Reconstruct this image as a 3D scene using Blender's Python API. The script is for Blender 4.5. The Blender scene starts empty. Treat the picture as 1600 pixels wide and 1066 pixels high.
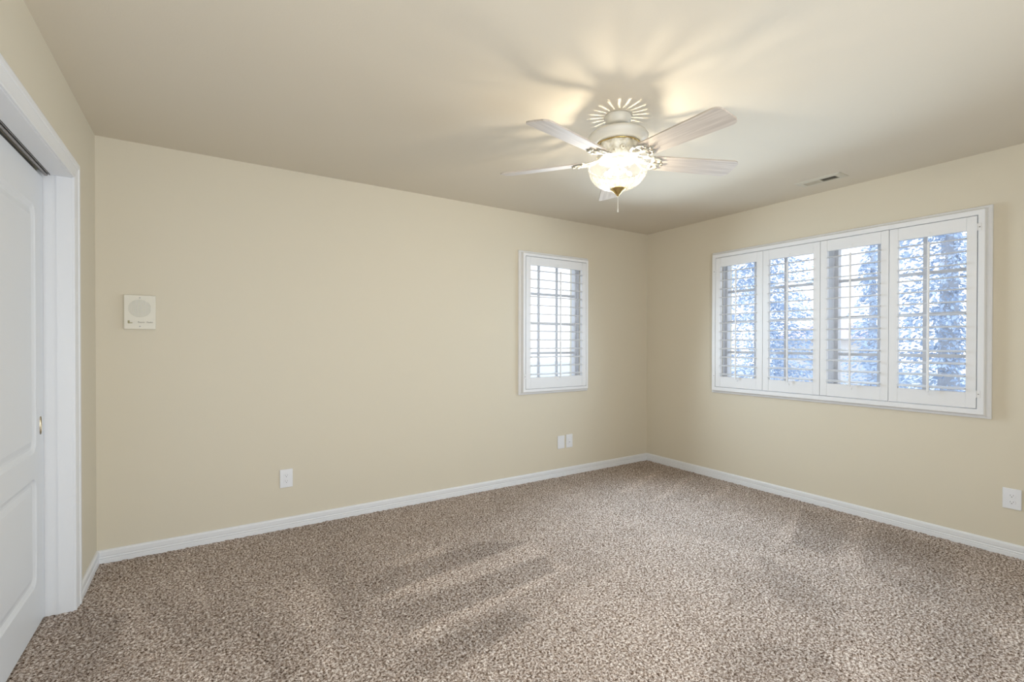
import bpy, bmesh, math, random
import numpy as np
from mathutils import Vector, Matrix

C = bpy.context.scene.collection
SC = bpy.context.scene
PI = math.pi
H = 2.44                 # ceiling height
D = 3.5665               # back wall
XL = -0.5178             # left wall
XR = 4.0393              # right wall
YF = -0.95               # wall behind the camera
CAMH = 1.2643

# ------------------------------------------------------------------ camera
cam_d = bpy.data.cameras.new('camera'); cam = bpy.data.objects.new('camera', cam_d); C.objects.link(cam)
yaw, pit, rol = math.radians(32.789), math.radians(-0.391), math.radians(0.081)
Rw = Vector((math.cos(yaw), -math.sin(yaw), 0)); Fw = Vector((math.sin(yaw), math.cos(yaw), 0)); Zw = Vector((0, 0, 1))
Fc = Fw*math.cos(pit) + Zw*math.sin(pit); Uc = -Fw*math.sin(pit) + Zw*math.cos(pit)
Rr = Rw*math.cos(rol) + Uc*math.sin(rol); Ur = -Rw*math.sin(rol) + Uc*math.cos(rol)
M = Matrix(((Rr.x, Ur.x, -Fc.x, 0), (Rr.y, Ur.y, -Fc.y, 0), (Rr.z, Ur.z, -Fc.z, CAMH), (0, 0, 0, 1)))
cam.matrix_world = M
cam_d.sensor_width = 36; cam_d.lens = 747.14/1600*36; cam_d.shift_y = 8.56/1600
cam_d.clip_start = 0.02; cam_d.clip_end = 300
SC.camera = cam
SC.view_settings.view_transform = 'Standard'; SC.view_settings.look = 'None'
SC.view_settings.exposure = 0.05; SC.view_settings.gamma = 1.0
SC.view_settings.use_curve_mapping = False

# ------------------------------------------------------------------ world
W = bpy.data.worlds.new('sky'); SC.world = W; W.use_nodes = True
nt = W.node_tree; nt.nodes.clear()
wo = nt.nodes.new('ShaderNodeOutputWorld'); bg = nt.nodes.new('ShaderNodeBackground')
tc = nt.nodes.new('ShaderNodeTexCoord'); sep = nt.nodes.new('ShaderNodeSeparateXYZ'); cr = nt.nodes.new('ShaderNodeValToRGB')
nt.links.new(tc.outputs['Generated'], sep.inputs[0]); nt.links.new(sep.outputs['Z'], cr.inputs[0])
cr.color_ramp.elements[0].position = 0.0; cr.color_ramp.elements[0].color = (1.0, 1.0, 1.0, 1)
cr.color_ramp.elements[1].position = 0.6; cr.color_ramp.elements[1].color = (0.72, 0.86, 1.0, 1)
nt.links.new(cr.outputs[0], bg.inputs['Color']); bg.inputs['Strength'].default_value = 2.1
nt.links.new(bg.outputs[0], wo.inputs[0])

# ------------------------------------------------------------------ daylight and room light
def area(name, loc, rot, sx, sy, power, col, spread=PI):
    l = bpy.data.lights.new(name, 'AREA'); l.shape = 'RECTANGLE'; l.size = sx; l.size_y = sy
    l.energy = power; l.color = col; l.spread = spread
    o = bpy.data.objects.new(name, l); C.objects.link(o); o.location = loc; o.rotation_euler = rot
    return o
P_WIN1, P_WIN2, P_BACK, P_BULB = 21.0, 11.0, 100.0, 1600.0
# skylight entering at the windows, heading a little downward into the room
TD = math.radians(12)
area('daylight_small_window', (2.768, D-0.20, 1.46), (-PI/2+TD, 0, 0), 0.62, 1.02, P_WIN1, (0.68, 0.84, 1.0), math.radians(140))
area('daylight_wide_window', (XR-0.20, 2.26, 1.46), (0, PI/2-TD, 0), 1.0, 0.80, P_WIN2, (0.64, 0.82, 1.0), math.radians(140))
area('daylight_wide_window', (XR-0.20, 1.37, 1.46), (0, PI/2-TD, 0), 1.0, 0.80, P_WIN2, (0.64, 0.82, 1.0), math.radians(140))
# added fill light at the rear wall, standing in for daylight; no window there
area('rear_fill_light', (0.60, YF+0.06, 1.30), (PI/2+math.radians(16), 0, 0), 2.1, 1.8, P_BACK, (0.87, 0.935, 1.0))

# ------------------------------------------------------------------ materials
def mat(name, col, rough=0.5, metal=0.0, spec=0.5, bump=None, emit=None):
    m = bpy.data.materials.new(name); m.use_nodes = True
    n = m.node_tree; b = n.nodes['Principled BSDF']
    b.inputs['Base Color'].default_value = (*col, 1); b.inputs['Roughness'].default_value = rough
    b.inputs['Metallic'].default_value = metal; b.inputs['Specular IOR Level'].default_value = spec
    # slight procedural variation of the paint
    nz = n.nodes.new('ShaderNodeTexNoise'); nz.inputs['Scale'].default_value = 3.0 if not bump else bump[0]
    t = n.nodes.new('ShaderNodeTexCoord'); n.links.new(t.outputs['Object'], nz.inputs['Vector'])
    if bump:
        bp = n.nodes.new('ShaderNodeBump'); bp.inputs['Strength'].default_value = bump[1]; bp.inputs['Distance'].default_value = bump[2]
        n.links.new(nz.outputs['Fac'], bp.inputs['Height']); n.links.new(bp.outputs['Normal'], b.inputs['Normal'])
    if emit:
        b.inputs['Emission Color'].default_value = (*emit[0], 1); b.inputs['Emission Strength'].default_value = emit[1]
    return m
WALL = (0.685, 0.620, 0.497)
m_wall = mat('wall_paint', WALL, 0.6, spec=0.3, bump=(180, 0.12, 0.002))
m_ceil = mat('ceiling_paint', (0.685, 0.618, 0.510), 0.75, spec=0.15, bump=(140, 0.15, 0.002))
m_trim = mat('white_trim_paint', (0.78, 0.78, 0.79), 0.35, bump=(60, 0.03, 0.001))
m_door = mat('white_door_paint', (0.74, 0.75, 0.77), 0.4, bump=(90, 0.05, 0.001))
m_shut = mat('white_shutter_paint', (0.80, 0.80, 0.81), 0.35, bump=(60, 0.02, 0.001))
m_sash = mat('window_frame_vinyl', (0.66, 0.66, 0.68), 0.45)
m_plate = mat('white_plastic', (0.80, 0.80, 0.82), 0.35)
m_ivory = mat('ivory_plastic', (0.74, 0.70, 0.60), 0.4)
m_grille = mat('ivory_grille', (0.68, 0.65, 0.57), 0.5)
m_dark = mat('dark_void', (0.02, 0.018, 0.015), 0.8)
m_grey = mat('grey_metal', (0.30, 0.29, 0.28), 0.35, 0.7)
m_track = mat('track_steel', (0.32, 0.30, 0.29), 0.4, 0.6)
m_brass = mat('polished_brass', (0.62, 0.47, 0.20), 0.25, 1.0)
m_abrass = mat('aged_brass', (0.45, 0.38, 0.26), 0.3, 1.0)
m_fan = mat('antique_white_metal', (0.70, 0.68, 0.62), 0.4)
m_iron = mat('antique_cast_iron_white', (0.38, 0.36, 0.30), 0.5)
m_fanblk = mat('black_rubber', (0.02, 0.02, 0.02), 0.6)
m_vent = mat('painted_vent', (0.62, 0.58, 0.48), 0.5)
m_ventd = mat('vent_shadow_blade', (0.30, 0.28, 0.21), 0.6)
m_olive = mat('olive_plastic', (0.33, 0.30, 0.15), 0.5)
m_text = mat('printed_text', (0.25, 0.23, 0.18), 0.6)

def cast_material():
    m = mat('cast_filigree', (0.80, 0.77, 0.66), 0.45)
    n = m.node_tree; b = n.nodes['Principled BSDF']
    v = n.nodes.new('ShaderNodeTexVoronoi'); v.inputs['Scale'].default_value = 70
    t = n.nodes.new('ShaderNodeTexCoord'); n.links.new(t.outputs['Object'], v.inputs['Vector'])
    r = n.nodes.new('ShaderNodeValToRGB'); r.color_ramp.elements[0].color = (0.84, 0.81, 0.72, 1); r.color_ramp.elements[1].color = (0.70, 0.66, 0.54, 1)
    r.color_ramp.elements[0].position = 0.3; r.color_ramp.elements[1].position = 0.75
    n.links.new(v.outputs['Distance'], r.inputs[0]); n.links.new(r.outputs[0], b.inputs['Base Color'])
    bp = n.nodes.new('ShaderNodeBump'); bp.inputs['Strength'].default_value = 0.6; bp.inputs['Distance'].default_value = 0.004
    n.links.new(v.outputs['Distance'], bp.inputs['Height']); n.links.new(bp.outputs['Normal'], b.inputs['Normal'])
    return m
m_cast = cast_material()

def blade_material():
    m = mat('bleached_oak', (0.66, 0.60, 0.55), 0.5)
    n = m.node_tree; b = n.nodes['Principled BSDF']
    t = n.nodes.new('ShaderNodeTexCoord'); mp = n.nodes.new('ShaderNodeMapping'); mp.inputs['Scale'].default_value = (4, 90, 20)
    nz = n.nodes.new('ShaderNodeTexNoise'); nz.inputs['Scale'].default_value = 1.0; nz.inputs['Detail'].default_value = 5
    r = n.nodes.new('ShaderNodeValToRGB'); r.color_ramp.elements[0].position = 0.35; r.color_ramp.elements[1].position = 0.62
    r.color_ramp.elements[0].color = (0.50, 0.43, 0.37, 1); r.color_ramp.elements[1].color = (0.61, 0.54, 0.47, 1)
    n.links.new(t.outputs['Object'], mp.inputs[0]); n.links.new(mp.outputs[0], nz.inputs['Vector'])
    n.links.new(nz.outputs['Fac'], r.inputs[0]); n.links.new(r.outputs[0], b.inputs['Base Color'])
    return m
m_blade = blade_material()

def glass_material(name, tint, dif, gl=0.5):
    m = bpy.data.materials.new(name); m.use_nodes = True; n = m.node_tree; n.nodes.clear()
    out = n.nodes.new('ShaderNodeOutputMaterial')
    tr = n.nodes.new('ShaderNodeBsdfTransparent'); tr.inputs[0].default_value = (*tint, 1)
    tl = n.nodes.new('ShaderNodeBsdfTranslucent'); tl.inputs[0].default_value = (0.92, 0.92, 0.9, 1)
    df = n.nodes.new('ShaderNodeBsdfDiffuse'); df.inputs[0].default_value = (0.9, 0.9, 0.88, 1)
    g = n.nodes.new('ShaderNodeBsdfGlossy'); g.inputs['Roughness'].default_value = 0.05
    m1 = n.nodes.new('ShaderNodeMixShader'); m1.inputs[0].default_value = 0.5
    n.links.new(tl.outputs[0], m1.inputs[1]); n.links.new(df.outputs[0], m1.inputs[2])
    m2 = n.nodes.new('ShaderNodeMixShader'); m2.inputs[0].default_value = dif
    n.links.new(tr.outputs[0], m2.inputs[1]); n.links.new(m1.outputs[0], m2.inputs[2])
    fr = n.nodes.new('ShaderNodeFresnel'); fr.inputs['IOR'].default_value = 1.45
    mu = n.nodes.new('ShaderNodeMath'); mu.operation = 'MULTIPLY'; mu.inputs[1].default_value = gl
    n.links.new(fr.outputs[0], mu.inputs[0])
    m3 = n.nodes.new('ShaderNodeMixShader'); n.links.new(mu.outputs[0], m3.inputs[0])
    n.links.new(m2.outputs[0], m3.inputs[1]); n.links.new(g.outputs[0], m3.inputs[2])
    n.links.new(m3.outputs[0], out.inputs[0])
    return m
m_bowl = glass_material('ribbed_bowl_glass', (0.84, 0.84, 0.83), 0.055, 0.8)
m_pane = glass_material('window_glass', (0.97, 0.98, 1.0), 0.0, 0.25)

def bulb_material():
    m = bpy.data.materials.new('lit_bulb'); m.use_nodes = True; n = m.node_tree; n.nodes.clear()
    out = n.nodes.new('ShaderNodeOutputMaterial'); e = n.nodes.new('ShaderNodeEmission')
    e.inputs[0].default_value = (1.0, 0.89, 0.70, 1); e.inputs[1].default_value = P_BULB
    n.links.new(e.outputs[0], out.inputs[0]); return m
m_bulb = bulb_material()

def carpet_material():
    m = bpy.data.materials.new('speckled_carpet'); m.use_nodes = True; n = m.node_tree
    b = n.nodes['Principled BSDF']; b.inputs['Roughness'].default_value = 0.95; b.inputs['Specular IOR Level'].default_value = 0.05
    t = n.nodes.new('ShaderNodeTexCoord')
    def ramp(src, stops):
        r = n.nodes.new('ShaderNodeValToRGB'); cr = r.color_ramp
        while len(cr.elements) < len(stops): cr.elements.new(0.5)
        for e, (p_, c_) in zip(cr.elements, stops): e.position = p_; e.color = (*c_, 1)
        n.links.new(src, r.inputs[0]); return r
    nz = n.nodes.new('ShaderNodeTexNoise'); nz.inputs['Scale'].default_value = 100; nz.inputs['Detail'].default_value = 3; nz.inputs['Roughness'].default_value = 0.75
    n.links.new(t.outputs['Object'], nz.inputs['Vector'])
    sp = ramp(nz.outputs['Fac'], [(0.36, (0.07, 0.042, 0.027)), (0.455, (0.30, 0.222, 0.175)), (0.53, (0.53, 0.44, 0.38)), (0.62, (0.84, 0.755, 0.69))])
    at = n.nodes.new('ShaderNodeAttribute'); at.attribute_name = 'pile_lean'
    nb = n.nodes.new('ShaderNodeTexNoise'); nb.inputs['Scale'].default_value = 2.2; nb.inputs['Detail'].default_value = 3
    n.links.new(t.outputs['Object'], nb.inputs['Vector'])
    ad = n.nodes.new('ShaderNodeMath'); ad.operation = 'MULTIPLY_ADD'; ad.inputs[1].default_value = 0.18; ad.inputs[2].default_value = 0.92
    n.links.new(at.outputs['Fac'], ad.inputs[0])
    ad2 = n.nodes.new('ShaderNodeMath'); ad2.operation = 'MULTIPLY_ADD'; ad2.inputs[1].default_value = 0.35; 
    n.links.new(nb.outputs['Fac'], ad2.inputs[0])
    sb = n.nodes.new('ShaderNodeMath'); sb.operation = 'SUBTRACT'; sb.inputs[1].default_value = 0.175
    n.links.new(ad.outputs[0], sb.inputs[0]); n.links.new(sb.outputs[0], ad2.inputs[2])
    mx = n.nodes.new('ShaderNodeVectorMath'); mx.operation = 'SCALE'
    n.links.new(sp.outputs[0], mx.inputs[0]); n.links.new(ad2.outputs[0], mx.inputs['Scale'])
    n.links.new(mx.outputs[0], b.inputs['Base Color'])
    return m
m_carpet = carpet_material()

def leaf_material(name, c0, c1):
    m = bpy.data.materials.new(name); m.use_nodes = True; n = m.node_tree
    b = n.nodes['Principled BSDF']; b.inputs['Roughness'].default_value = 0.7
    t = n.nodes.new('ShaderNodeTexCoord'); nz = n.nodes.new('ShaderNodeTexNoise'); nz.inputs['Scale'].default_value = 3
    r = n.nodes.new('ShaderNodeValToRGB'); r.color_ramp.elements[0].position = 0.35; r.color_ramp.elements[1].position = 0.65
    r.color_ramp.elements[0].color = (*c0, 1); r.color_ramp.elements[1].color = (*c1, 1)
    n.links.new(t.outputs['Object'], nz.inputs['Vector']); n.links.new(nz.outputs['Fac'], r.inputs[0]); n.links.new(r.outputs[0], b.inputs['Base Color'])
    return m
m_spruce = leaf_material('blue_spruce_needles', (0.46, 0.55, 0.70), (0.62, 0.70, 0.82))  # needle colours paled so the outdoor haze is in the paint
m_hedge = leaf_material('shrub_leaves', (0.46, 0.56, 0.48), (0.62, 0.70, 0.60))
m_bark = mat('bark', (0.50, 0.50, 0.53), 0.9, bump=(30, 0.5, 0.02))
m_ground = mat('pale_ground', (0.60, 0.62, 0.62), 0.9, bump=(5, 0.4, 0.05))
m_roof = mat('red_roof_tile', (0.72, 0.56, 0.54), 0.8, bump=(20, 0.4, 0.03))
m_house = mat('house_stucco', (0.62, 0.58, 0.55), 0.8)

# ------------------------------------------------------------------ mesh helpers
def link(name, bm, m, parent=None, smooth=False):
    me = bpy.data.meshes.new(name); bmesh.ops.recalc_face_normals(bm, faces=bm.faces); bm.to_mesh(me); bm.free()
    if smooth:
        for p in me.polygons: p.use_smooth = True
    for mm in (m if isinstance(m, (list, tuple)) else [m]): me.materials.append(mm)
    o = bpy.data.objects.new(name, me); C.objects.link(o)
    if parent: o.parent = parent
    return o
def tag(o, label=None, cat=None, group=None, kind=None):
    if label: o['label'] = label
    if cat: o['category'] = cat
    if group: o['group'] = group
    if kind: o['kind'] = kind
    return o
def empty(name, loc=(0, 0, 0), rz=0.0):
    o = bpy.data.objects.new(name, None); C.objects.link(o); o.location = loc; o.rotation_euler = (0, 0, rz); o.empty_display_size = 0.1
    return o
def box(bm, x0, x1, y0, y1, z0, z1, bev=0.0, mi=0):
    r = bmesh.ops.create_cube(bm, size=1.0)
    vs = r['verts']
    for v in vs:
        v.co = Vector(((x0+x1)/2 + v.co.x*(x1-x0), (y0+y1)/2 + v.co.y*(y1-y0), (z0+z1)/2 + v.co.z*(z1-z0)))
    fs = set(f for v in vs for f in v.link_faces)
    for f in fs: f.material_index = mi
    if bev > 0:
        es = list(set(e for v in vs for e in v.link_edges))
        r = bmesh.ops.bevel(bm, geom=es, offset=bev, segments=2, affect='EDGES', profile=0.5)
        for f in r['faces']: f.material_index = mi
def lathe(bm, prof, seg=48, z=0.0, close=False, fn=None):
    rings = []
    for (r, h) in prof:
        ring = []
        for i in range(seg):
            a = 2*PI*i/seg; rr = r*(fn(a, h) if fn else 1.0)
            ring.append(bm.verts.new((rr*math.cos(a), rr*math.sin(a), h+z)))
        rings.append(ring)
    for k in range(len(rings)-1):
        for i in range(seg):
            j = (i+1) % seg
            bm.faces.new((rings[k][i], rings[k][j], rings[k+1][j], rings[k+1][i]))
    if close:
        bm.faces.new(rings[0]); bm.faces.new(rings[-1])
    return rings
def cyl(bm, p0, p1, r0, r1=None, seg=12):
    r1 = r0 if r1 is None else r1
    p0 = Vector(p0); p1 = Vector(p1); d = (p1-p0).normalized()
    a = d.orthogonal().normalized(); b = d.cross(a)
    R = []
    for p, r in ((p0, r0), (p1, r1)):
        R.append([bm.verts.new(p + (a*math.cos(2*PI*i/seg) + b*math.sin(2*PI*i/seg))*r) for i in range(seg)])
    for i in range(seg):
        j = (i+1) % seg; bm.faces.new((R[0][i], R[0][j], R[1][j], R[1][i]))
    bm.faces.new(R[0]); bm.faces.new(R[1])
def tube(bm, pts, r, seg=8, flat=1.0):
    pts = [Vector(p) for p in pts]; rings = []
    for k, p in enumerate(pts):
        d = (pts[min(k+1, len(pts)-1)] - pts[max(k-1, 0)]).normalized()
        up = Vector((0, 0, 1)); s = d.cross(up)
        if s.length < 1e-4: s = Vector((1, 0, 0))
        s.normalize(); u = s.cross(d)
        rr = r[k] if isinstance(r, (list, tuple)) else r
        rings.append([bm.verts.new(p + s*math.cos(2*PI*i/seg)*rr + u*math.sin(2*PI*i/seg)*rr*flat) for i in range(seg)])
    for k in range(len(rings)-1):
        for i in range(seg):
            j = (i+1) % seg; bm.faces.new((rings[k][i], rings[k][j], rings[k+1][j], rings[k+1][i]))
    bm.faces.new(rings[0]); bm.faces.new(rings[-1])
def sweep(bm, prof, path, closed_path=False):
    """prof: closed list of (u,v); path: list of (origin, U, V) frames"""
    rings = [[bm.verts.new(o + U*u + V*v) for (u, v) in prof] for (o, U, V) in path]
    n = len(prof); K = len(rings)
    for k in range(K if closed_path else K-1):
        A, B = rings[k], rings[(k+1) % K]
        for i in range(n):
            j = (i+1) % n; bm.faces.new((A[i], A[j], B[j], B[i]))
    if not closed_path:
        bm.faces.new(rings[0]); bm.faces.new(rings[-1])
def slab_with_hole(bm, axis, w0, w1, u0, u1, holes, z0, z1):
    """wall slab thick w0..w1 along axis ('x' or 'y'), spanning u0..u1 on the other axis, holes=[(a,b,zl,zh)]"""
    us = sorted(set([u0, u1] + [h[0] for h in holes] + [h[1] for h in holes]))
    zs = sorted(set([z0, z1] + [h[2] for h in holes] + [h[3] for h in holes]))
    def solid(i, k):
        if i < 0 or k < 0 or i >= len(us)-1 or k >= len(zs)-1: return False
        uc = (us[i]+us[i+1])/2; zc = (zs[k]+zs[k+1])/2
        return not any(h[0] < uc < h[1] and h[2] < zc < h[3] for h in holes)
    vc = {}
    def V(w, u, z):
        key = (round(w, 5), round(u, 5), round(z, 5))
        if key not in vc: vc[key] = bm.verts.new((w, u, z) if axis == 'x' else (u, w, z))
        return vc[key]
    for i in range(len(us)-1):
        for k in range(len(zs)-1):
            if not solid(i, k): continue
            a, b, c, d = us[i], us[i+1], zs[k], zs[k+1]
            for w in (w0, w1): bm.faces.new((V(w, a, c), V(w, b, c), V(w, b, d), V(w, a, d)))
            if not solid(i-1, k): bm.faces.new((V(w0, a, c), V(w1, a, c), V(w1, a, d), V(w0, a, d)))
            if not solid(i+1, k): bm.faces.new((V(w0, b, c), V(w1, b, c), V(w1, b, d), V(w0, b, d)))
            if not solid(i, k-1): bm.faces.new((V(w0, a, c), V(w1, a, c), V(w1, b, c), V(w0, b, c)))
            if not solid(i, k+1): bm.faces.new((V(w0, a, d), V(w1, a, d), V(w1, b, d), V(w0, b, d)))

# ------------------------------------------------------------------ floor: carpet with tufts
TUFT = 0.0065
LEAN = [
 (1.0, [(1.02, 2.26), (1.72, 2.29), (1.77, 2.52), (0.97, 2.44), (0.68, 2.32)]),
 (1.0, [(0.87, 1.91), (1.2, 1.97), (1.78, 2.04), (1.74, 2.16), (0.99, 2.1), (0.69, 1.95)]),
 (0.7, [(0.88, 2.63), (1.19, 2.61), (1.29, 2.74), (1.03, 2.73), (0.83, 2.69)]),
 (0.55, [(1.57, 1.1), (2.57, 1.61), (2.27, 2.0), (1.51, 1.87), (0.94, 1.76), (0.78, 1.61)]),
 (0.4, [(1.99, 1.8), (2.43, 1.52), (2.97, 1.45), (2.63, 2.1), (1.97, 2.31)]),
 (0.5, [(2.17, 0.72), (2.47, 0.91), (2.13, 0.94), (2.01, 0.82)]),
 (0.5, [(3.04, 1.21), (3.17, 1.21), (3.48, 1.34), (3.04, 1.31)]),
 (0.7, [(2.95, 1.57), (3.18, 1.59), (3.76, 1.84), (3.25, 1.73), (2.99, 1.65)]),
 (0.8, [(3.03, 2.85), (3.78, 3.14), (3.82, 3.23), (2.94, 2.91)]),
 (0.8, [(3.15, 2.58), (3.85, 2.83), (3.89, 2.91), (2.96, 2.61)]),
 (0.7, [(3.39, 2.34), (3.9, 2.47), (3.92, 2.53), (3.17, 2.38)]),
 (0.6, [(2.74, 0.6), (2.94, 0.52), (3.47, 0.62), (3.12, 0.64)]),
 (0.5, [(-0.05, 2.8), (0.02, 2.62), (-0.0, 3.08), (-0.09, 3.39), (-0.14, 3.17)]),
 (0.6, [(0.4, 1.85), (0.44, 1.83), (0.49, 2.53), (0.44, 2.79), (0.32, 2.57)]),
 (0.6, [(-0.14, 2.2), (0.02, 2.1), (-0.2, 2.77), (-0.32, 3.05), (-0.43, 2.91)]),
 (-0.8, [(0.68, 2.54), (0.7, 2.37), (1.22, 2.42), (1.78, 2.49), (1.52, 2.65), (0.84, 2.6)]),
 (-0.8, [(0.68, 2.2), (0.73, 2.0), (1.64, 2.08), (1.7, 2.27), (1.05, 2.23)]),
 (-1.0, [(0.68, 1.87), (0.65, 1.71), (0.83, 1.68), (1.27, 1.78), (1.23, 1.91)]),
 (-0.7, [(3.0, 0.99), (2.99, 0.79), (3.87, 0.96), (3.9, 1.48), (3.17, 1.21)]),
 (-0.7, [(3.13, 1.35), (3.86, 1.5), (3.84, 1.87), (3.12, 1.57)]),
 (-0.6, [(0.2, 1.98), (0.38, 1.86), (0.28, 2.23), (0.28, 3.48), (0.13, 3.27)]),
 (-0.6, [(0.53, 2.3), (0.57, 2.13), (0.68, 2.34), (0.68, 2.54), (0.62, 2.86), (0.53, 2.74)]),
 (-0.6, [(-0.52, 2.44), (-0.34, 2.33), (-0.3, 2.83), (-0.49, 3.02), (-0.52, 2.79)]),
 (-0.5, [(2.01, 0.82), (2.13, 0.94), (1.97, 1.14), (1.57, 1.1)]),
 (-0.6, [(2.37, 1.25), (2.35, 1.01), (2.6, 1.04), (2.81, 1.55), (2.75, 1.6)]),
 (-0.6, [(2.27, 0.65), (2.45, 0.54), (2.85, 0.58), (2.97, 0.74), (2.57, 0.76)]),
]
def grid_floor():
    x0, x1 = XL-0.20, XR
    ys_f = np.arange(0.35, D, TUFT); ys = np.concatenate([[YF, -0.3], ys_f, [D]])
    xs = np.arange(x0, x1, TUFT); xs = np.append(xs, x1)
    nx, ny = len(xs), len(ys)
    X, Y = np.meshgrid(xs, ys)
    rng = np.random.default_rng(5)
    hgt = rng.uniform(0, 1, X.shape)
    hgt = (hgt + 0.35*(np.roll(hgt, 1, 0)+np.roll(hgt, 1, 1)))/1.7
    Z = (hgt-0.5)*0.011
    Z[:3] = 0
    Xj = X + rng.uniform(-1, 1, X.shape)*0.0018; Yj = Y + rng.uniform(-1, 1, X.shape)*0.0018
    Xj[:, 0] = X[:, 0]; Xj[:, -1] = X[:, -1]; Yj[0] = Y[0]; Yj[-1] = Y[-1]
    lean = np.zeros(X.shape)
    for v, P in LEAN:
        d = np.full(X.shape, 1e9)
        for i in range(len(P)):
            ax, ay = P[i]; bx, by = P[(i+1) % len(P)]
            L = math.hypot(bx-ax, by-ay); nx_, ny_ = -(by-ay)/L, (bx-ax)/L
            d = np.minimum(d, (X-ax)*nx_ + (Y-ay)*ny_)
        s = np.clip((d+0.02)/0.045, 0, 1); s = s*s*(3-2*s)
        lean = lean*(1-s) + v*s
    co = np.stack([Xj, Yj, Z], -1).reshape(-1, 3).astype(np.float32)
    idx = np.arange(nx*ny).reshape(ny, nx)
    q = np.stack([idx[:-1, :-1], idx[:-1, 1:], idx[1:, 1:], idx[1:, :-1]], -1).reshape(-1, 4).astype(np.int32)
    me = bpy.data.meshes.new('floor')
    me.vertices.add(len(co)); me.vertices.foreach_set('co', co.ravel())
    me.loops.add(q.size); me.loops.foreach_set('vertex_index', q.ravel())
    me.polygons.add(len(q)); me.polygons.foreach_set('loop_start', np.arange(0, q.size, 4, dtype=np.int32))
    me.polygons.foreach_set('use_smooth', np.ones(len(q), dtype=bool))
    me.update(); me.validate()
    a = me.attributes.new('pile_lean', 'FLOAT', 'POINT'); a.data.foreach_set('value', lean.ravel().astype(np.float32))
    me.materials.append(m_carpet)
    o = bpy.data.objects.new('floor', me); C.objects.link(o); o['kind'] = 'structure'
    return o
grid_floor()

# ------------------------------------------------------------------ room shell
WT = 0.20
w1_hole = (2.414, 3.123, 0.855, 2.04)
w2_hole = (0.925, 2.705, 0.865, 2.055)
bm = bmesh.new(); slab_with_hole(bm, 'y', D, D+WT, XL-0.9, XR+WT, [w1_hole], -0.05, H+0.1); tag(link('wall_back', bm, m_wall), kind='structure')
bm = bmesh.new(); slab_with_hole(bm, 'x', XR, XR+WT, YF-WT, D, [w2_hole], -0.05, H+0.1); tag(link('wall_right', bm, m_wall), kind='structure')
DO0, DO1, DOZ = 1.20, 3.00, 2.035          # closet opening in the left wall
bm = bmesh.new(); slab_with_hole(bm, 'x', XL-0.12, XL, YF-WT, D, [(DO0-0.02, DO1+0.02, -0.05, DOZ+0.02)], -0.05, H+0.1); tag(link('wall_left', bm, m_wall), kind='structure')
bm = bmesh.new(); box(bm, XL-0.12, XR+WT, YF-WT, YF, -0.05, H+0.1); tag(link('wall_front', bm, m_wall), kind='structure')
bm = bmesh.new(); box(bm, XL-0.9, XR+WT, YF-WT, D+WT, H, H+0.12); tag(link('ceiling', bm, m_ceil), kind='structure')
# closet interior behind the doors
bm = bmesh.new(); box(bm, XL-0.9, XL-0.85, DO0-0.3, D, -0.05, H); box(bm, XL-0.85, XL-0.12, DO0-0.3, DO0-0.25, -0.05, H)
tag(link('wall_closet', bm, m_wall), kind='structure')

# baseboards: profile (out from wall, height)
BT, BH = 0.014, 0.0765
bprof = [(0, -0.01), (BT, -0.01), (BT, 0.022), (BT-0.002, 0.025), (BT, 0.028), (BT, 0.034), (BT-0.003, 0.037), (BT-0.003, 0.041),
         (BT-0.001, 0.044), (BT-0.001, 0.066), (BT-0.004, 0.073), (BT-0.009, BH), (0, BH)]
def baseboard(name, a, b, nrm):
    bm = bmesh.new(); n = Vector(nrm); Z = Vector((0, 0, 1))
    sweep(bm, bprof, [(Vector(a), n, Z), (Vector(b), n, Z)])
    tag(link(name, bm, m_trim), kind='structure')
baseboard('baseboard_back', (XL, D, 0), (XR, D, 0), (0, -1, 0))
baseboard('baseboard_right', (XR, D-BT, 0), (XR, YF, 0), (-1, 0, 0))
baseboard('baseboard_left', (XL, D-BT, 0), (XL, DO1+0.086, 0), (1, 0, 0))
baseboard('baseboard_front', (XL, YF, 0), (XR-BT, YF, 0), (0, 1, 0))
baseboard('baseboard_left_rear', (XL, DO0-0.086, 0), (XL, YF+BT, 0), (1, 0, 0))

# ------------------------------------------------------------------ closet door, casing, track
# casing profile: u = distance from the opening edge outward, v = out of the wall
cprof = [(0.004, 0), (0.004, 0.008), (0.010, 0.010), (0.016, 0.0085), (0.022, 0.009), (0.034, 0.0105), (0.050, 0.0135), (0.056, 0.0125),
         (0.060, 0.016), (0.074, 0.0175), (0.083, 0.0155), (0.086, 0.010), (0.086, 0)]
bm = bmesh.new()
X = Vector((1, 0, 0))
def fr(y, z, U): return (Vector((XL, y, z)), Vector(U), X)
sweep(bm, cprof, [fr(DO1, -0.01, (0, 1, 0)), fr(DO1, DOZ, (0, 1, 1)), fr(DO0, DOZ, (0, -1, 1)), fr(DO0, -0.01, (0, -1, 0))])
tag(link('trim_1', bm, m_trim), kind='structure')
# jamb boards
bm = bmesh.new()
JX = XL-0.072
box(bm, XL-0.055, XL+0.001, DO1, DO1+0.018, -0.01, DOZ+0.018); box(bm, XL-0.12, XL-0.055, DO1+0.004, DO1+0.018, -0.01, DOZ+0.018)
box(bm, XL-0.12, XL+0.001, DO0-0.018, DO0, -0.01, DOZ+0.018)
box(bm, JX, XL+0.001, DO0, DO1, DOZ, DOZ+0.018)
tag(link('trim_2', bm, m_trim), kind='structure')
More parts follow.
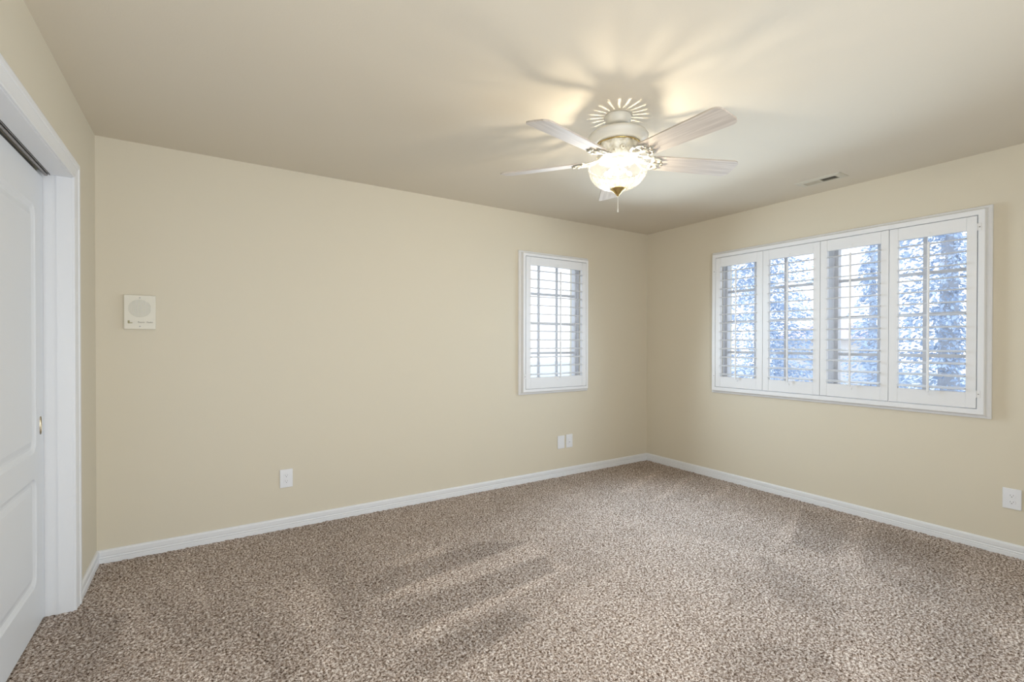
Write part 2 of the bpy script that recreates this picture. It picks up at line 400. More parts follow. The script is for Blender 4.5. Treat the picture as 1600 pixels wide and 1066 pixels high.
# overhead sliding track
bm = bmesh.new()
tx0, tx1 = XL-0.17, JX
box(bm, tx0, tx1-0.004, DO0, DO1+0.012, DOZ+0.026, DOZ+0.030)
box(bm, tx1-0.006, tx1-0.003, DO0, DO1+0.012, DOZ-0.001, DOZ+0.028)
box(bm, tx1-0.022, tx1-0.011, DO0, DO1+0.010, DOZ-0.006, DOZ+0.012, 0.003)
tag(link('trim_3', bm, m_track), kind='structure')
bm = bmesh.new()
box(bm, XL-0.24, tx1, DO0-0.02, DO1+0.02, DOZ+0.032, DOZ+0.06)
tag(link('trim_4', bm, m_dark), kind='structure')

def closet_door(idx, xf, y0, y1, visible_pull):
    """xf = front face x, two recessed panels with moulded edges, the upper with an arched top"""
    T = 0.035; z0, z1 = 0.012, 2.018
    root = bmesh.new()
    ST = 0.115
    pan = [(y0+ST, y1-ST, 0.785, 1.865, False), (y0+ST, y1-ST, 0.20, 0.675, False)]
    # front face as rails and stiles around the panel outlines
    def outline(p, inset, n=16):
        a, b, lo, hi, arch = p; a += inset; b -= inset; lo += inset; hi -= inset
        pts = []
        r = max(0.05-inset, 0.015)
        def corner(cx, cy, a0, a1):
            return [(cx+r*math.cos(t), cy+r*math.sin(t)) for t in np.linspace(a0, a1, 6)]
        pts += corner(a+r, lo+r, PI, 1.5*PI) + corner(b-r, lo+r, 1.5*PI, 2*PI)
        if arch:
            w = b-a
            for t in np.linspace(0, 1, n):
                pts.append((b - w*t, hi-0.06 + 0.06*math.sin(PI*t)))
        else:
            pts += corner(b-r, hi-r, 0, PI/2) + corner(a+r, hi-r, PI/2, PI)
        return pts
    def ring(bm, pts, x): return [bm.verts.new((x, y, z)) for (y, z) in pts]
    outer = [(y0, z0), (y1, z0), (y1, z1), (y0, z1)]
    ov = ring(root, outer, xf)
    oe = [root.edges.new((ov[i], ov[(i+1) % 4])) for i in range(4)]
    edges = list(oe); loops = []
    for p in pan:
        r0 = ring(root, outline(p, 0), xf); n = len(r0)
        edges += [root.edges.new((r0[i], r0[(i+1) % n])) for i in range(n)]
        loops.append((p, r0))
    bmesh.ops.triangle_fill(root, use_beauty=True, use_dissolve=False, edges=edges, normal=(1, 0, 0))
    # drop accidental faces over the panels
    kill = []
    for f in root.faces:
        c = f.calc_center_median()
        for p in pan:
            if p[0]+0.012 < c.y < p[1]-0.012 and p[2]+0.012 < c.z < p[3]-(0.07 if p[4] else 0.012): kill.append(f)
    bmesh.ops.delete(root, geom=list(set(kill)), context='FACES_ONLY')
    for p, r0 in loops:
        prev = r0
        for ins, dx in ((0.006, -0.004), (0.020, -0.010), (0.030, -0.010), (0.055, -0.003)):
            cur = ring(root, outline(p, ins), xf+dx); n = len(cur)
            for i in range(n): root.faces.new((prev[i], prev[(i+1) % n], cur[(i+1) % n], cur[i]))
            prev = cur
        root.faces.new(prev)
    bk = ring(root, outer, xf-T)
    for i in range(4): root.faces.new((ov[i], ov[(i+1) % 4], bk[(i+1) % 4], bk[i]))
    root.faces.new(bk)
    d = tag(link('door_%d' % idx, root, m_door), kind='structure')
    if visible_pull:
        bm = bmesh.new()     # oval flush pull
        yc, zc, ry, rz = y1-0.052, 0.893, 0.013, 0.041
        def ov_(sy, sz, x): return [bm.verts.new((x, yc+sy*math.cos(t), zc+sz*math.sin(t))) for t in np.linspace(0, 2*PI, 28)[:-1]]
        rr = [ov_(ry, rz, xf+0.0002), ov_(ry-0.001, rz-0.001, xf+0.0028), ov_(ry-0.004, rz-0.004, xf+0.0028), ov_(ry-0.005, rz-0.005, xf-0.007)]
        for A, B in zip(rr[:-1], rr[1:]):
            for i in range(27): bm.faces.new((A[i], A[(i+1) % 27], B[(i+1) % 27], B[i]))
        bm.faces.new(rr[-1])
        p = link('door_pull', bm, m_abrass, d); p['label'] = 'brass oval flush pull'
    return d
closet_door(1, XL-0.100, 2.08, 2.998, True)
closet_door(2, XL-0.145, 1.205, 2.13, False)

# ------------------------------------------------------------------ windows (structure)
def window_unit(idx, axis, w0, u0, u1, z0, z1, nu, nz_):
    """vinyl sash with a 3x4 grid between u0..u1 at depth w0 beyond the wall face"""
    def bx(bm, ua, ub, wa, wb, za, zb, bev=0.0):
        if axis == 'x': box(bm, wa, wb, ua, ub, za, zb, bev)
        else: box(bm, ua, ub, wa, wb, za, zb, bev)
    F = 0.05
    bm = bmesh.new()
    bx(bm, u0, u0+F, w0-0.045, w0+0.05, z0, z1, 0.004); bx(bm, u1-F, u1, w0-0.045, w0+0.05, z0, z1, 0.004)
    bx(bm, u0+F, u1-F, w0-0.045, w0+0.05, z0, z0+F, 0.004); bx(bm, u0+F, u1-F, w0-0.045, w0+0.05, z1-F, z1, 0.004)
    s = 0.022
    bx(bm, u0+F, u0+F+s, w0-0.02, w0+0.03, z0+F, z1-F); bx(bm, u1-F-s, u1-F, w0-0.02, w0+0.03, z0+F, z1-F)
    bx(bm, u0+F+s, u1-F-s, w0-0.02, w0+0.03, z0+F, z0+F+s); bx(bm, u0+F+s, u1-F-s, w0-0.02, w0+0.03, z1-F-s, z1-F)
    win = tag(link('window_%d' % idx, bm, m_sash), kind='structure')
    ga, gb, za, zb = u0+F+s, u1-F-s, z0+F+s, z1-F-s
    for i in range(1, nu):
        bm = bmesh.new(); c = ga+(gb-ga)*i/nu; bx(bm, c-0.011, c+0.011, w0-0.006, w0+0.010, za, zb); link('muntin', bm, m_sash, win)
    for k in range(1, nz_):
        bm = bmesh.new(); c = za+(zb-za)*k/nz_; bx(bm, ga, gb, w0-0.0055, w0+0.0095, c-0.011, c+0.011); link('muntin', bm, m_sash, win)
    bm = bmesh.new(); bx(bm, ga, gb, w0+0.011, w0+0.015, za, zb)
    link('window_pane', bm, m_pane, win)
window_unit(1, 'y', D+0.10, 2.374, 3.163, 0.82, 2.08, 3, 4)
window_unit(2, 'x', XR+0.10, 1.815, 2.745, 0.83, 2.10, 3, 4)
window_unit(3, 'x', XR+0.10, 0.885, 1.815, 0.83, 2.10, 3, 4)

# ------------------------------------------------------------------ plantation shutters
def shutters(name, axis, wall, fr0, fr1, z0, z1, panels, pz0, pz1, oz0, oz1, rods, label, hinge_sides):
    """axis: normal axis of the wall; frame spans fr0..fr1; panels=[(a,b,open_a,open_b)]"""
    root = empty(name, (wall, (fr0+fr1)/2, z0) if axis == 'x' else ((fr0+fr1)/2, wall, z0))
    tag(root, label, 'shutters')
    off = root.location.copy()
    def P(u, w, z):
        v = Vector((wall-w, u, z)) if axis == 'x' else Vector((u, wall-w, z))   # w = distance out of the wall into the room
        return v-off
    def bx(bm, ua, ub, wa, wb, za, zb, bev=0.0):
        a, b = P(ua, wa, za), P(ub, wb, zb)
        box(bm, min(a.x, b.x), max(a.x, b.x), min(a.y, b.y), max(a.y, b.y), min(a.z, b.z), max(a.z, b.z), bev)
    # frame: profile u from inner edge outward, w out of wall
    FT = 0.050
    fw = fr1-panels[-1][1]
    prof = [(0.0, -0.06), (0.0, FT-0.004), (0.003, FT), (fw-0.005, FT), (fw, FT-0.006), (fw, 0.022), (fw+0.004, 0.016), (fw+0.008, 0.014),
            (fw+0.018, 0.013), (fw+0.022, 0.010), (fw+0.022, 0.0), (fw+0.001, 0.0), (fw-0.012, -0.0), (0.012, -0.0), (0.008, -0.06)]
    prof = [(0.0, 0.0), (0.0, FT-0.004), (0.003, FT), (fw-0.005, FT), (fw, FT-0.006), (fw, 0.022), (fw+0.004, 0.016), (fw+0.008, 0.014),
            (fw+0.018, 0.013), (fw+0.022, 0.010), (fw+0.022, 0.0)]
    bm = bmesh.new()
    a, b = panels[0][0]-0.002, panels[-1][1]+0.002
    path = []
    for (u, z, su, sz) in ((a, pz0-0.002, -1, -1), (b, pz0-0.002, 1, -1), (b, pz1+0.002, 1, 1), (a, pz1+0.002, -1, 1)):
        U = P(u+su, 0, z+sz)-P(u, 0, z); N = P(u, 1, z)-P(u, 0, z)
        path.append((P(u, 0, z), U, N))
    sweep(bm, prof, path, True)
    link('shutter_frame', bm, m_shut, root)
    louv_z = [0.984+0.0781*k for k in range(13)]
    for pi, (pa, pb, oa, ob) in enumerate(panels):
        bm = bmesh.new(); g = 0.0015; wf, wb = FT-0.001, FT-0.029
        bx(bm, pa+g, oa, wb, wf, pz0+g, pz1-g, 0.0015); bx(bm, ob, pb-g, wb, wf, pz0+g, pz1-g, 0.0015)
        bx(bm, oa+0.0004, ob-0.0004, wb+0.001, wf-0.0008, pz0+g, oz0, 0.001); bx(bm, oa+0.0004, ob-0.0004, wb+0.001, wf-0.0008, oz1, pz1-g, 0.001)
        pan = link('shutter_panel', bm, m_shut, root)
        # louvres: elliptical slats, outer edge tipped slightly up
        wc = (wf+wb)/2; tilt = 0.11; first = None
        for z in louv_z:
            if first is not None:
                c_ = first.copy(); C.objects.link(c_); c_.parent = pan; c_.location = (0, 0, z-louv_z[0]); continue
            bm = bmesh.new(); ring = []
            for i in range(20):
                t = 2*PI*i/20; cw = 0.040*math.cos(t); cz = 0.0052*math.sin(t)
                ring.append((cw, cz - tilt*cw))
            A = [bm.verts.new(P(oa+0.002, wc+w, z+zz)) for (w, zz) in ring]
            B = [bm.verts.new(P(ob-0.002, wc+w, z+zz)) for (w, zz) in ring]
            for i in range(20): bm.faces.new((A[i], A[(i+1) % 20], B[(i+1) % 20], B[i]))
            bm.faces.new(A); bm.faces.new(B)
            first = link('louver', bm, m_shut, pan)
        bm = bmesh.new(); r = rods[pi]
        bx(bm, r-0.0065, r+0.0065, wc+0.041, wc+0.051, oz0-0.012, louv_z[-1]+0.006, 0.003)
        link('tilt_rod', bm, m_shut, pan)
        # little magnet catches on the rails
        uc = (oa+ob)/2
        for zc in (oz0-0.028, oz1+0.022):
            bm = bmesh.new(); bx(bm, uc+0.002, uc+0.010, wf-0.0004, wf+0.003, zc-0.006, zc+0.006, 0.0012); link('rod_clip', bm, m_shut, pan)
    for (u, zc, s) in hinge_sides:
        bm = bmesh.new()
        bx(bm, u, u+s*0.018, FT-0.002, FT+0.003, zc-0.022, zc+0.022, 0.001)
        q = P(u, FT+0.003, zc)
        c0, c1 = P(u, FT+0.003, zc-0.022), P(u, FT+0.003, zc+0.022); cyl(bm, c0, c1, 0.003)
        h = link('hinge', bm, m_shut, root)
        bm = bmesh.new(); cyl(bm, P(u+s*0.011, FT+0.002, zc), P(u+s*0.011, FT+0.0045, zc), 0.0035)
        link('hinge_screw', bm, m_grey, h)
    return root
shutters('plantation_shutters', 'y', D, 2.385, 3.151, 0.826, 2.09,
         [(2.414, 3.122, 2.467, 3.070)], 0.853, 2.043, 0.956, 1.968, [2.782],
         'narrow white one-panel plantation shutter on the long back wall', [(2.414, 0.965, -1)])
shutters('plantation_shutters', 'x', XR, 0.888, 2.746, 0.835, 2.092,
         [(0.924, 1.374, 0.974, 1.322), (1.374, 1.814, 1.422, 1.766), (1.814, 2.264, 1.864, 2.213), (2.264, 2.710, 2.319, 2.661)],
         0.865, 2.053, 0.962, 1.968, [1.150, 1.598, 2.043, 2.490],
         'wide white four-panel plantation shutters on the right wall', [(0.924, 0.955, -1), (0.924, 1.98, -1), (2.710, 0.965, 1), (2.710, 1.93, 1)])

# ------------------------------------------------------------------ ceiling fan
FX, FY = 1.806, 1.792
fan = empty('ceiling_fan', (FX, FY, H)); tag(fan, 'antique white five-blade ceiling fan with a lit ribbed glass bowl', 'ceiling fan')
def Zf(z): return z-H
bm = bmesh.new()
lathe(bm, [(0.066, Zf(2.4395)), (0.067, Zf(2.436)), (0.066, Zf(2.418)), (0.058, Zf(2.400)), (0.050, Zf(2.392)), (0.036, Zf(2.391))], 48, close=True)
link('canopy', bm, m_fan, fan, True)
bm = bmesh.new(); lathe(bm, [(0.026, Zf(2.3915)), (0.026, Zf(2.366))], 24, close=True); link('downrod', bm, m_fanblk, fan, True)
# motor housing: hollow shell with a ring of radial vent slots
def housing():
    bm = bmesh.new(); NS = 22; seg = NS*4
    prof = [(0.028, 2.3655), (0.050, 2.370), (0.072, 2.369), (0.100, 2.362), (0.128, 2.350), (0.146, 2.338), (0.153, 2.328), (0.151, 2.320), (0.140, 2.310), (0.124, 2.299), (0.108, 2.291)]
    rings = [[bm.verts.new((r*math.cos(2*PI*i/seg), r*math.sin(2*PI*i/seg), Zf(z))) for i in range(seg)] for (r, z) in prof]
    for k in range(len(rings)-1):
        for i in range(seg):
            if k in (2, 3) and i % 4 in (1,): continue          # the slots
            bm.faces.new((rings[k][i], rings[k][(i+1) % seg], rings[k+1][(i+1) % seg], rings[k+1][i]))
    o = link('motor_housing', bm, m_fan, fan, True)
    s = o.modifiers.new('thick', 'SOLIDIFY'); s.thickness = 0.0015; s.offset = 0
    return o
housing()
bm = bmesh.new(); lathe(bm, [(0.052, Zf(2.365)), (0.052, Zf(2.262)), (0.046, Zf(2.250)), (0.046, Zf(2.215))], 32, close=True); link('motor', bm, m_fan, fan, True)
bm = bmesh.new()
lathe(bm, [(0.1065, Zf(2.2925)), (0.111, Zf(2.2915)), (0.1125, Zf(2.289)), (0.111, Zf(2.2865)), (0.1065, Zf(2.2855)), (0.1065, Zf(2.2925))], 64)
link('trim_ring', bm, m_brass, fan, True)
# cast ornamental collar: scalloped open ring
bm = bmesh.new()
sc = lambda a, h: 1.0 + 0.035*math.cos(10*a)
R = lathe(bm, [(0.106, Zf(2.287)), (0.101, Zf(2.270)), (0.094, Zf(2.256)), (0.098, Zf(2.244)), (0.103, Zf(2.230)), (0.100, Zf(2.220)), (0.100, Zf(2.213))], 80, fn=sc)
o = link('cast_collar', bm, m_cast, fan, True); s = o.modifiers.new('thick', 'SOLIDIFY'); s.thickness = 0.004; s.offset = -1
# medallions and screws around the collar
for k in range(5):
    a = math.radians(22.6+72*k); bm = bmesh.new()
    u = Vector((math.cos(a), math.sin(a), 0)); c = u*0.100+Vector((0, 0, Zf(2.244)))
    cyl(bm, c, c+u*0.008, 0.016, 0.010, 16)
    link('medallion', bm, m_cast, fan, True)
for k in range(15):
    a = math.radians(22.6+24*k)
    u = Vector((math.cos(a), math.sin(a), 0)); c = u*0.1075+Vector((0, 0, Zf(2.240 if k % 3 == 0 else 2.229)))
    bm = bmesh.new(); cyl(bm, c-u*0.01, c+u*0.004, 0.0035, 0.003, 10); link('screw', bm, m_abrass, fan)
# blades with their irons
ZB = 2.214
def make_blade():
    bm = bmesh.new()
    r0, r1, w0, w1 = 0.178, 0.662, 0.056, 0.069
    top = []
    for t in np.linspace(0, 1, 10): top.append((r0+0.02+(r1-0.035-r0-0.02)*t, w0+(w1-w0)*t))
    out = list(top)
    for t in np.linspace(0, PI/2, 6)[1:]: out.append((r1-0.035+0.035*math.sin(t), w1-0.035+0.035*math.cos(t)))
    up = [(r0, w0-0.02), (r0+0.006, w0-0.006)] + out
    loop = up + [(x, -y) for (x, y) in reversed(up)]
    A = [bm.verts.new((x, y, 0.0035)) for (x, y) in loop]; B = [bm.verts.new((x, y, -0.0035)) for (x, y) in loop]
    n = len(loop); bm.faces.new(A); bm.faces.new(B)
    for i in range(n): bm.faces.new((A[i], A[(i+1) % n], B[(i+1) % n], B[i]))
    return bm
def make_iron():
    bm = bmesh.new()
    # a flat openwork bracket: curved side bars, a wavy end plate and a spine
    for s in (1, -1):
        pts = [(0.098, s*0.012, 0.012), (0.120, s*0.022, 0.004), (0.145, s*0.042, -0.004), (0.175, s*0.050, -0.0075), (0.205, s*0.046, -0.0075), (0.222, s*0.030, -0.0075), (0.214, s*0.014, -0.0075)]
        tube(bm, pts, [0.008, 0.007, 0.0065, 0.007, 0.007, 0.006, 0.005], 8, 0.5)
    pts = [(0.098, 0, 0.012), (0.125, 0, 0.0), (0.16, 0, -0.0075), (0.20, 0, -0.0075), (0.245, 0, -0.0075)]
    tube(bm, pts, [0.013, 0.010, 0.009, 0.012, 0.006], 8, 0.4)
    for (x, y) in ((0.222, 0.030), (0.222, -0.030), (0.24, 0.0), (0.175, 0.050), (0.175, -0.050)):
        cyl(bm, (x, y, -0.012), (x, y, -0.0035), 0.009, 0.011, 14)
    for s in (1, -1):
        pts = [(0.175, s*0.050, -0.0075), (0.190, s*0.030, -0.0075), (0.185, s*0.012, -0.0075), (0.170, 0, -0.0075)]
        tube(bm, pts, 0.005, 8, 0.6)
    return bm
def make_screws():
    bm = bmesh.new()
    cyl(bm, (0, 0, -0.0145), (0, 0, -0.0115), 0.0045, 0.005, 10)
    return bm
blade0 = link('blade', make_blade(), m_blade, fan); iron0 = link('blade_iron', make_iron(), m_iron, blade0, True); scr0 = link('blade_screw', make_screws(), m_abrass, blade0)
SPOS = ((0.222, 0.030, 0), (0.222, -0.030, 0), (0.24, 0.0, 0)); scr0.location = SPOS[0]
PITCH = math.radians(-13)
for k, (dphi, droop) in enumerate([(0.0, 0.0), (0.0, 0.0), (0.0, -3.1), (0.0, -1.7), (0.0, 2.0)]):
    if k == 0: b_, i_, s_ = blade0, iron0, scr0
    else:
        b_ = blade0.copy(); C.objects.link(b_); b_.parent = fan
        i_ = iron0.copy(); C.objects.link(i_); i_.parent = b_
        s_ = scr0.copy(); C.objects.link(s_); s_.parent = b_
    for q_ in SPOS[1:]:
        e_ = scr0.copy(); C.objects.link(e_); e_.parent = b_; e_.location = q_
    az = math.radians(40.2+dphi)+k*math.radians(72)          # azimuth from +y, clockwise
    ang = PI/2-az
    Mx = Matrix.Translation((0, 0, Zf(ZB))) @ Matrix.Rotation(ang, 4, 'Z') @ Matrix.Rotation(math.radians(-droop), 4, 'Y') @ Matrix.Rotation(PITCH, 4, 'X')
    b_.matrix_basis = Mx
# light kit: fitter pan, bulbs, bowl, finial and chain
bm = bmesh.new(); lathe(bm, [(0.045, Zf(2.222)), (0.046, Zf(2.210)), (0.038, Zf(2.196)), (0.012, Zf(2.190))], 32, close=True)
cyl(bm, (0, 0, Zf(2.194)), (0, 0, Zf(2.060)), 0.005)
BD = Vector((0.80, 0, -0.60))                         # sockets lean outward and down
def bulb_frame(k):
    return Matrix.Translation((0, 0, 0)) @ Matrix.Rotation(math.radians(-32.8+180*k), 4, 'Z')
for k in range(2):
    F_ = bulb_frame(k)
    cyl(bm, F_ @ Vector((0.012, 0, Zf(2.180))), F_ @ Vector((0.042, 0, Zf(2.157))), 0.009)
link('light_fitter', bm, m_fan, fan, True)
for k in range(2):
    F_ = bulb_frame(k); q = Vector((0, 0, 1)).rotation_difference(BD)
    bm = bmesh.new(); bmesh.ops.create_icosphere(bm, subdivisions=2, radius=0.0092)
    for v in bm.verts: v.co = F_ @ (q @ Vector((v.co.x, v.co.y, v.co.z*1.5)) + Vector((0.058, 0, Zf(2.144))))
    link('light_bulb', bm, m_bulb, fan, True)
bm = bmesh.new()
rib = lambda a, h: 1.0 + 0.012*math.cos(30*a)
bowl = []
for t in np.linspace(0.0, 1.0, 14):
    th = t*math.radians(78)
    bowl.append((0.150*math.cos(th)**0.92, 2.172-0.112*math.sin(th)/math.sin(math.radians(78))))
prof = [(0.145, 2.176), (0.153, 2.178), (0.154, 2.173)] + bowl
lathe(bm, [(r, Zf(z)) for r, z in prof], 180, fn=rib)
link('glass_bowl', bm, m_bowl, fan, True)
bm = bmesh.new()
lathe(bm, [(0.0435, Zf(2.068)), (0.0445, Zf(2.064)), (0.038, Zf(2.058)), (0.024, Zf(2.050)), (0.015, Zf(2.040)), (0.008, Zf(2.034)), (0.006, Zf(2.028)), (0.002, Zf(2.026))], 32, close=True)
link('finial', bm, m_brass, fan, True)
bm = bmesh.new()
cyl(bm, (0, 0, Zf(2.030)), (0, 0, Zf(1.965)), 0.0012, seg=8)
for k in range(14): 
    bmesh.ops.create_icosphere(bm, subdivisions=1, radius=0.0022, matrix=Matrix.Translation((0, 0, Zf(2.026-0.0045*k))))
cyl(bm, (0, 0, Zf(1.968)), (0, 0, Zf(1.945)), 0.0022, 0.0038, 10)
link('pull_chain', bm, m_fan, fan)

# ------------------------------------------------------------------ ceiling register
vent = empty('air_vent', (3.725, 1.692, H)); tag(vent, 'rectangular louvred air vent set in the ceiling near the right wall', 'air vent')
bm = bmesh.new()
hx, hy = 0.073, 0.148; ox, oy = 0.036, 0.105
vprof = [(0, 0.0), (0, -0.006), (0.004, -0.0075), (0.012, -0.007), (hx-ox-0.004, -0.003), (hx-ox, 0.0)]
# frame: flange around the opening, stretched differently on the long and short sides
pts_o = [(-hx, -hy), (hx, -hy), (hx, hy), (-hx, hy)]; pts_i = [(-ox, -oy), (ox, -oy), (ox, oy), (-ox, oy)]
rings = []
for t, z in ((0, -0.0005), (0.02, -0.003), (0.35, -0.0065), (0.95, -0.009), (1.0, -0.008), (1.0, -0.001)):
    rings.append([bm.verts.new((po[0]+(pi_[0]-po[0])*t, po[1]+(pi_[1]-po[1])*t, z)) for po, pi_ in zip(pts_o, pts_i)])
for A, B in zip(rings[:-1], rings[1:]):
    for i in range(4): bm.faces.new((A[i], A[(i+1) % 4], B[(i+1) % 4], B[i]))
box(bm, -ox, ox, -0.004, 0.004, -0.0085, -0.001)
link('frame', bm, m_vent, vent)
bm = bmesh.new(); box(bm, -ox, ox, -oy, oy, -0.0012, -0.0004); link('backing', bm, m_dark, vent)
for s in (-1, 1):
    for k in range(12):
        bm = bmesh.new(); y = s*(0.010+k*0.0079)
        lean_ = -0.0040 if s > 0 else 0.0040
        v = [bm.verts.new(q) for q in ((-ox, y-lean_, -0.0082), (ox, y-lean_, -0.0082), (ox, y+lean_, -0.0016), (-ox, y+lean_, -0.0016))]
        bm.faces.new(v)
        o = link('slat', bm, m_vent, vent); md = o.modifiers.new('thick', 'SOLIDIFY'); md.thickness = 0.0008
for sy in (-1, 1):
    bm = bmesh.new(); cyl(bm, (0, sy*0.130, -0.0075), (0, sy*0.130, -0.004), 0.004); link('screw', bm, m_vent, vent)

# ------------------------------------------------------------------ wall plates
def plate_frame(o, wall_axis):
    pass
def wall_thing(name, loc, face, label, cat):
    """face: 'back' faces -y, 'right' faces -x.  local u = along wall, v = out, z = up"""
    e = empty(name, loc, 0.0 if face == 'back' else -PI/2)
    tag(e, label, cat); return e
# local frame: x along wall, -y out of the wall
def rounded_plate(bm, w, h, t, bev=0.003):
    box(bm, -w/2, w/2, -t, 0.0, -h/2, h/2, bev)
def duplex(loc, face, w, h, label):
    e = wall_thing('outlet', loc, face, label, 'outlet')
    bm = bmesh.new(); rounded_plate(bm, w, h, 0.007); link('cover_plate', bm, m_plate, e)
    for s in (1, -1):
        bm = bmesh.new(); zc = s*0.0195
        n = 24; A = []; B = []
        for i in range(n):
            t = 2*PI*i/n; x = 0.0172*math.cos(t); z = max(-0.0135, min(0.0135, 0.0172*math.sin(t)))
            A.append(bm.verts.new((x, -0.0068, zc+z))); B.append(bm.verts.new((x*0.96, -0.0088, zc+z*0.96)))
        for i in range(n): bm.faces.new((A[i], A[(i+1) % n], B[(i+1) % n], B[i]))
        bm.faces.new(B); bm.faces.new(A)
        r = link('receptacle', bm, m_plate, e)
        bm = bmesh.new(); box(bm, -0.0075, -0.0055, -0.0092, -0.0086, zc-0.002, zc+0.006); link('slot', bm, m_grey, r)
        bm = bmesh.new(); box(bm, 0.0055, 0.0075, -0.0092, -0.0086, zc-0.001, zc+0.006); link('slot', bm, m_grey, r)
        bm = bmesh.new(); cyl(bm, (0, -0.0092, zc-0.0075), (0, -0.0086, zc-0.0075), 0.0028); link('slot', bm, m_grey, r)
    bm = bmesh.new(); cyl(bm, (0, -0.0085, 0), (0, -0.0065, 0), 0.003); link('screw', bm, m_plate, e)
duplex((0.469, D-0.0005, 0.3425), 'back', 0.080, 0.124, 'white duplex outlet low on the back wall, alone left of centre')
duplex((XR-0.0005, 0.774, 0.343), 'right', 0.080, 0.122, 'white duplex outlet low on the right wall below the wide shutters')
e = wall_thing('blank_cover_plate', (2.851, D-0.0005, 0.3245), 'back', 'plain white cover plate below the narrow shutter, left of the pair', 'wall plate')
bm = bmesh.new(); rounded_plate(bm, 0.082, 0.122, 0.007); link('cover_plate', bm, m_plate, e)
for z in (0.042, -0.042):
    bm = bmesh.new(); cyl(bm, (0, -0.0078, z), (0, -0.0065, z), 0.003); link('screw', bm, m_plate, e)
e = wall_thing('jack_plate', (2.951, D-0.0005, 0.3265), 'back', 'white plate with a narrow upright insert, right of the pair', 'wall plate')
bm = bmesh.new(); rounded_plate(bm, 0.079, 0.126, 0.007); link('cover_plate', bm, m_plate, e)
bm = bmesh.new(); box(bm, -0.0165, 0.0165, -0.0095, -0.006, -0.033, 0.033, 0.0015); link('insert', bm, m_plate, e)
bm = bmesh.new(); cyl(bm, (0, -0.0102, -0.010), (0, -0.0093, -0.010), 0.004); link('jack', bm, m_grey, e)
# intercom
ic = wall_thing('intercom', (-0.3165, D-0.0005, 1.444), 'back', 'ivory square intercom speaker plate on the left of the back wall', 'intercom')
bm = bmesh.new(); rounded_plate(bm, 0.150, 0.202, 0.016, 0.004); link('cover_plate', bm, m_ivory, ic)
bm = bmesh.new()          # one corrugated disc of upright ribs
prev = None
for k in range(81):
    x = -0.053+k*0.106/80; hh = 0.052*math.sqrt(max(0.0004, 1-(x/0.0545)**2)); y = -0.0164-0.0008*(1 if (k//2) % 2 else -0.3)
    col = [bm.verts.new((x, -0.0158, 0.022-hh)), bm.verts.new((x, y, 0.022-hh*0.97)), bm.verts.new((x, y, 0.022+hh*0.97)), bm.verts.new((x, -0.0158, 0.022+hh))]
    if prev:
        for i in range(3): bm.faces.new((prev[i], prev[i+1], col[i+1], col[i]))
    prev = col
g_ = link('speaker_grille', bm, m_grille, ic)
for z in (0.084, -0.084):
    bm = bmesh.new(); cyl(bm, (0, -0.0175, z), (0, -0.0155, z), 0.0035); link('screw', bm, m_grey, ic)
bm = bmesh.new(); box(bm, -0.056, -0.047, -0.0175, -0.0155, -0.067, -0.050, 0.001); lev = link('volume_slot', bm, m_olive, ic)
bm = bmesh.new(); box(bm, -0.050, -0.034, -0.020, -0.0155, -0.066, -0.062, 0.001); link('volume_lever', bm, m_olive, ic)
tx = bpy.data.curves.new('caption', 'FONT'); tx.body = 'Room   Radio'; tx.size = 0.0125; tx.extrude = 0.0003; tx.align_x = 'CENTER'
tmp = bpy.data.objects.new('caption', tx); C.objects.link(tmp)
bpy.context.view_layer.update()
me = bpy.data.meshes.new_from_object(tmp.evaluated_get(bpy.context.evaluated_depsgraph_get()))
bpy.data.objects.remove(tmp)
cap = bpy.data.objects.new('caption', me); C.objects.link(cap); me.materials.clear(); me.materials.append(m_text)
cap.parent = ic; cap.location = (0.026, -0.0164, -0.063); cap.rotation_euler = (PI/2, 0, 0)

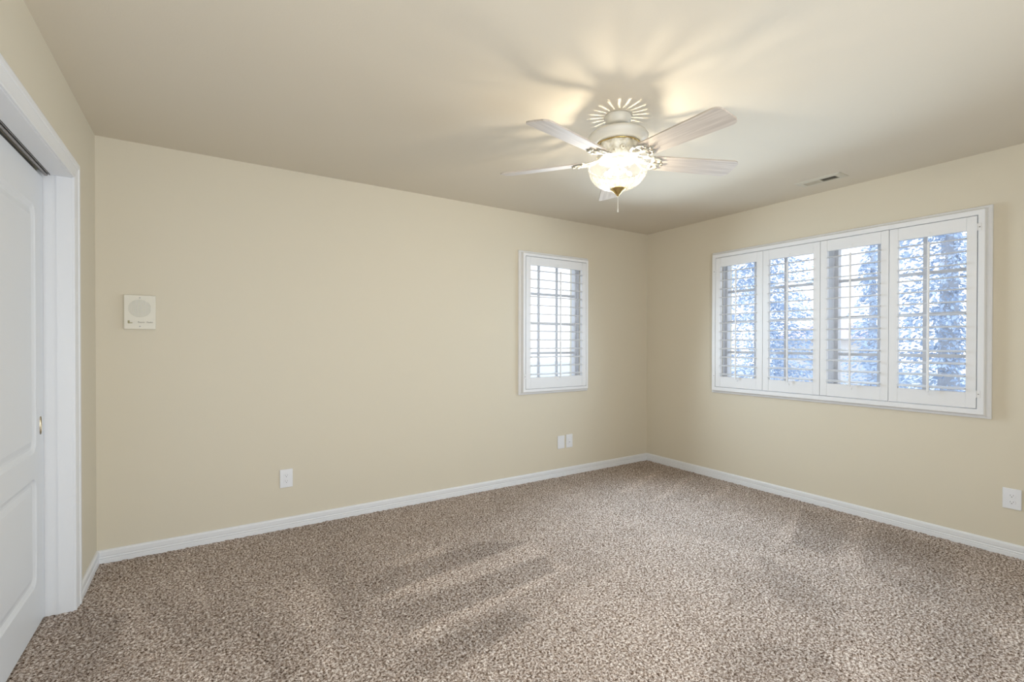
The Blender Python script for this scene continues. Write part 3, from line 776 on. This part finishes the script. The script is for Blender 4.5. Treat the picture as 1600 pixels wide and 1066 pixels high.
# ------------------------------------------------------------------ outside
bm = bmesh.new(); box(bm, -60, 90, -60, 90, -3.3, -3.0); tag(link('ground', bm, m_ground), kind='structure')
def tree(x, y, z0, h, r, n, seed, label, m=m_spruce, conic=True, leaf=0.10):
    rnd = random.Random(seed)
    root = empty('spruce_tree' if conic else 'shrub', (x, y, z0)); tag(root, label, 'tree' if conic else 'shrub')
    bm = bmesh.new()
    if conic: cyl(bm, (0, 0, 0), (0, 0, h*0.97), 0.16, 0.02, 10)
    else:
        for k in range(7):
            a = rnd.uniform(0, 2*PI); cyl(bm, (0, 0, 0), (r*0.6*math.cos(a), r*0.6*math.sin(a), h*0.8), 0.03, 0.01, 6)
    link('trunk' if conic else 'stems', bm, m_bark, root)
    bm = bmesh.new()
    def leafq(c, d, s):
        d = d.normalized(); w = d.cross(Vector((rnd.uniform(-1, 1), rnd.uniform(-1, 1), rnd.uniform(-1, 1)))).normalized()
        a = c-d*s*0.5; b = c+d*s*0.5
        vs = [bm.verts.new(a), bm.verts.new(c+w*s*0.22), bm.verts.new(b), bm.verts.new(c-w*s*0.22)]; bm.faces.new(vs)
    if conic:
        nb = n
        for k in range(nb):
            t = (k+0.5)/nb; zc = h*(0.08+0.9*t); L = r*(1-t)**0.75*rnd.uniform(0.75, 1.15); a = rnd.uniform(0, 2*PI)
            dr = Vector((math.cos(a), math.sin(a), -0.15))
            m_ = int(14+L*44)
            for j in range(m_):
                s = (j+0.5)/m_
                side = Vector((-dr.y, dr.x, 0))*rnd.uniform(-1, 1)*0.28*L*(1-s*0.8)
                c = Vector((0, 0, zc)) + dr*L*s + side + Vector((0, 0, rnd.uniform(-0.09, 0.05)-0.15*s*s))
                leafq(c, dr*0.6+side*1.2+Vector((rnd.uniform(-.4, .4), rnd.uniform(-.4, .4), rnd.uniform(-.5, .3))), leaf*rnd.uniform(0.7, 1.5))
    else:
        for k in range(n):
            u = rnd.uniform(-1, 1); a = rnd.uniform(0, 2*PI); q = math.sqrt(1-u*u); rr = rnd.uniform(0.55, 1.0)
            c = Vector((q*math.cos(a)*r*rr, q*math.sin(a)*r*rr, h*0.5+u*h*0.5*rr))
            leafq(c, Vector((rnd.uniform(-1, 1), rnd.uniform(-1, 1), rnd.uniform(-1, 1))), leaf*rnd.uniform(0.7, 1.4))
    link('foliage', bm, m, root)
def pol(az, d): return (d*math.sin(math.radians(az)), d*math.cos(math.radians(az)))
x, y = pol(60.5, 10.4); tree(x, y, -3.0, 9.4, 1.9, 620, 1, 'blue spruce seen through the two left shutter panels of the wide window', leaf=0.064)
x, y = pol(75.2, 7.5); tree(x, y, -3.0, 9.2, 1.50, 650, 2, 'blue spruce seen through the right shutter panel of the wide window', leaf=0.056)
x, y = pol(69.8, 13.2); tree(x, y, -3.0, 7.6, 0.95, 260, 3, 'farther slim spruce standing between the two near spruces', leaf=0.075)
for i, (az, d, r, h) in enumerate([(63.0, 15, 0.95, 2.5), (66.5, 19, 1.3, 2.9), (73.5, 16.2, 0.95, 2.6), (55.0, 13.2, 1.0, 2.6)]):
    x, y = pol(az, d); tree(x, y, -3.0, h, r, 1500, 20+i,
        ['green shrub low behind the second shutter panel', 'green shrub below the red roof in the window gap', 'green shrub low at the left of the fourth shutter panel', 'green shrub low behind the leftmost shutter panel'][i],
        m_hedge, False, 0.16)
x, y = pol(66.5, 30)
hs = empty('neighbour_house', (x, y, -3.0), math.radians(-20)); tag(hs, 'distant pale house with a red roof seen between the spruces', 'house')
bm = bmesh.new(); box(bm, -1.5, 1.5, -2.2, 2.2, 0, 4.55); link('wall', bm, m_house, hs)
bm = bmesh.new()
v = [bm.verts.new(q) for q in ((-1.8, -2.5, 4.5), (1.8, -2.5, 4.5), (1.8, 2.5, 4.5), (-1.8, 2.5, 4.5), (0, -1.2, 5.3), (0, 1.2, 5.3))]
for f in ((0, 1, 4), (1, 2, 5, 4), (2, 3, 5), (3, 0, 4, 5), (0, 1, 2, 3)): bm.faces.new([v[i] for i in f])
link('roof', bm, m_roof, hs)
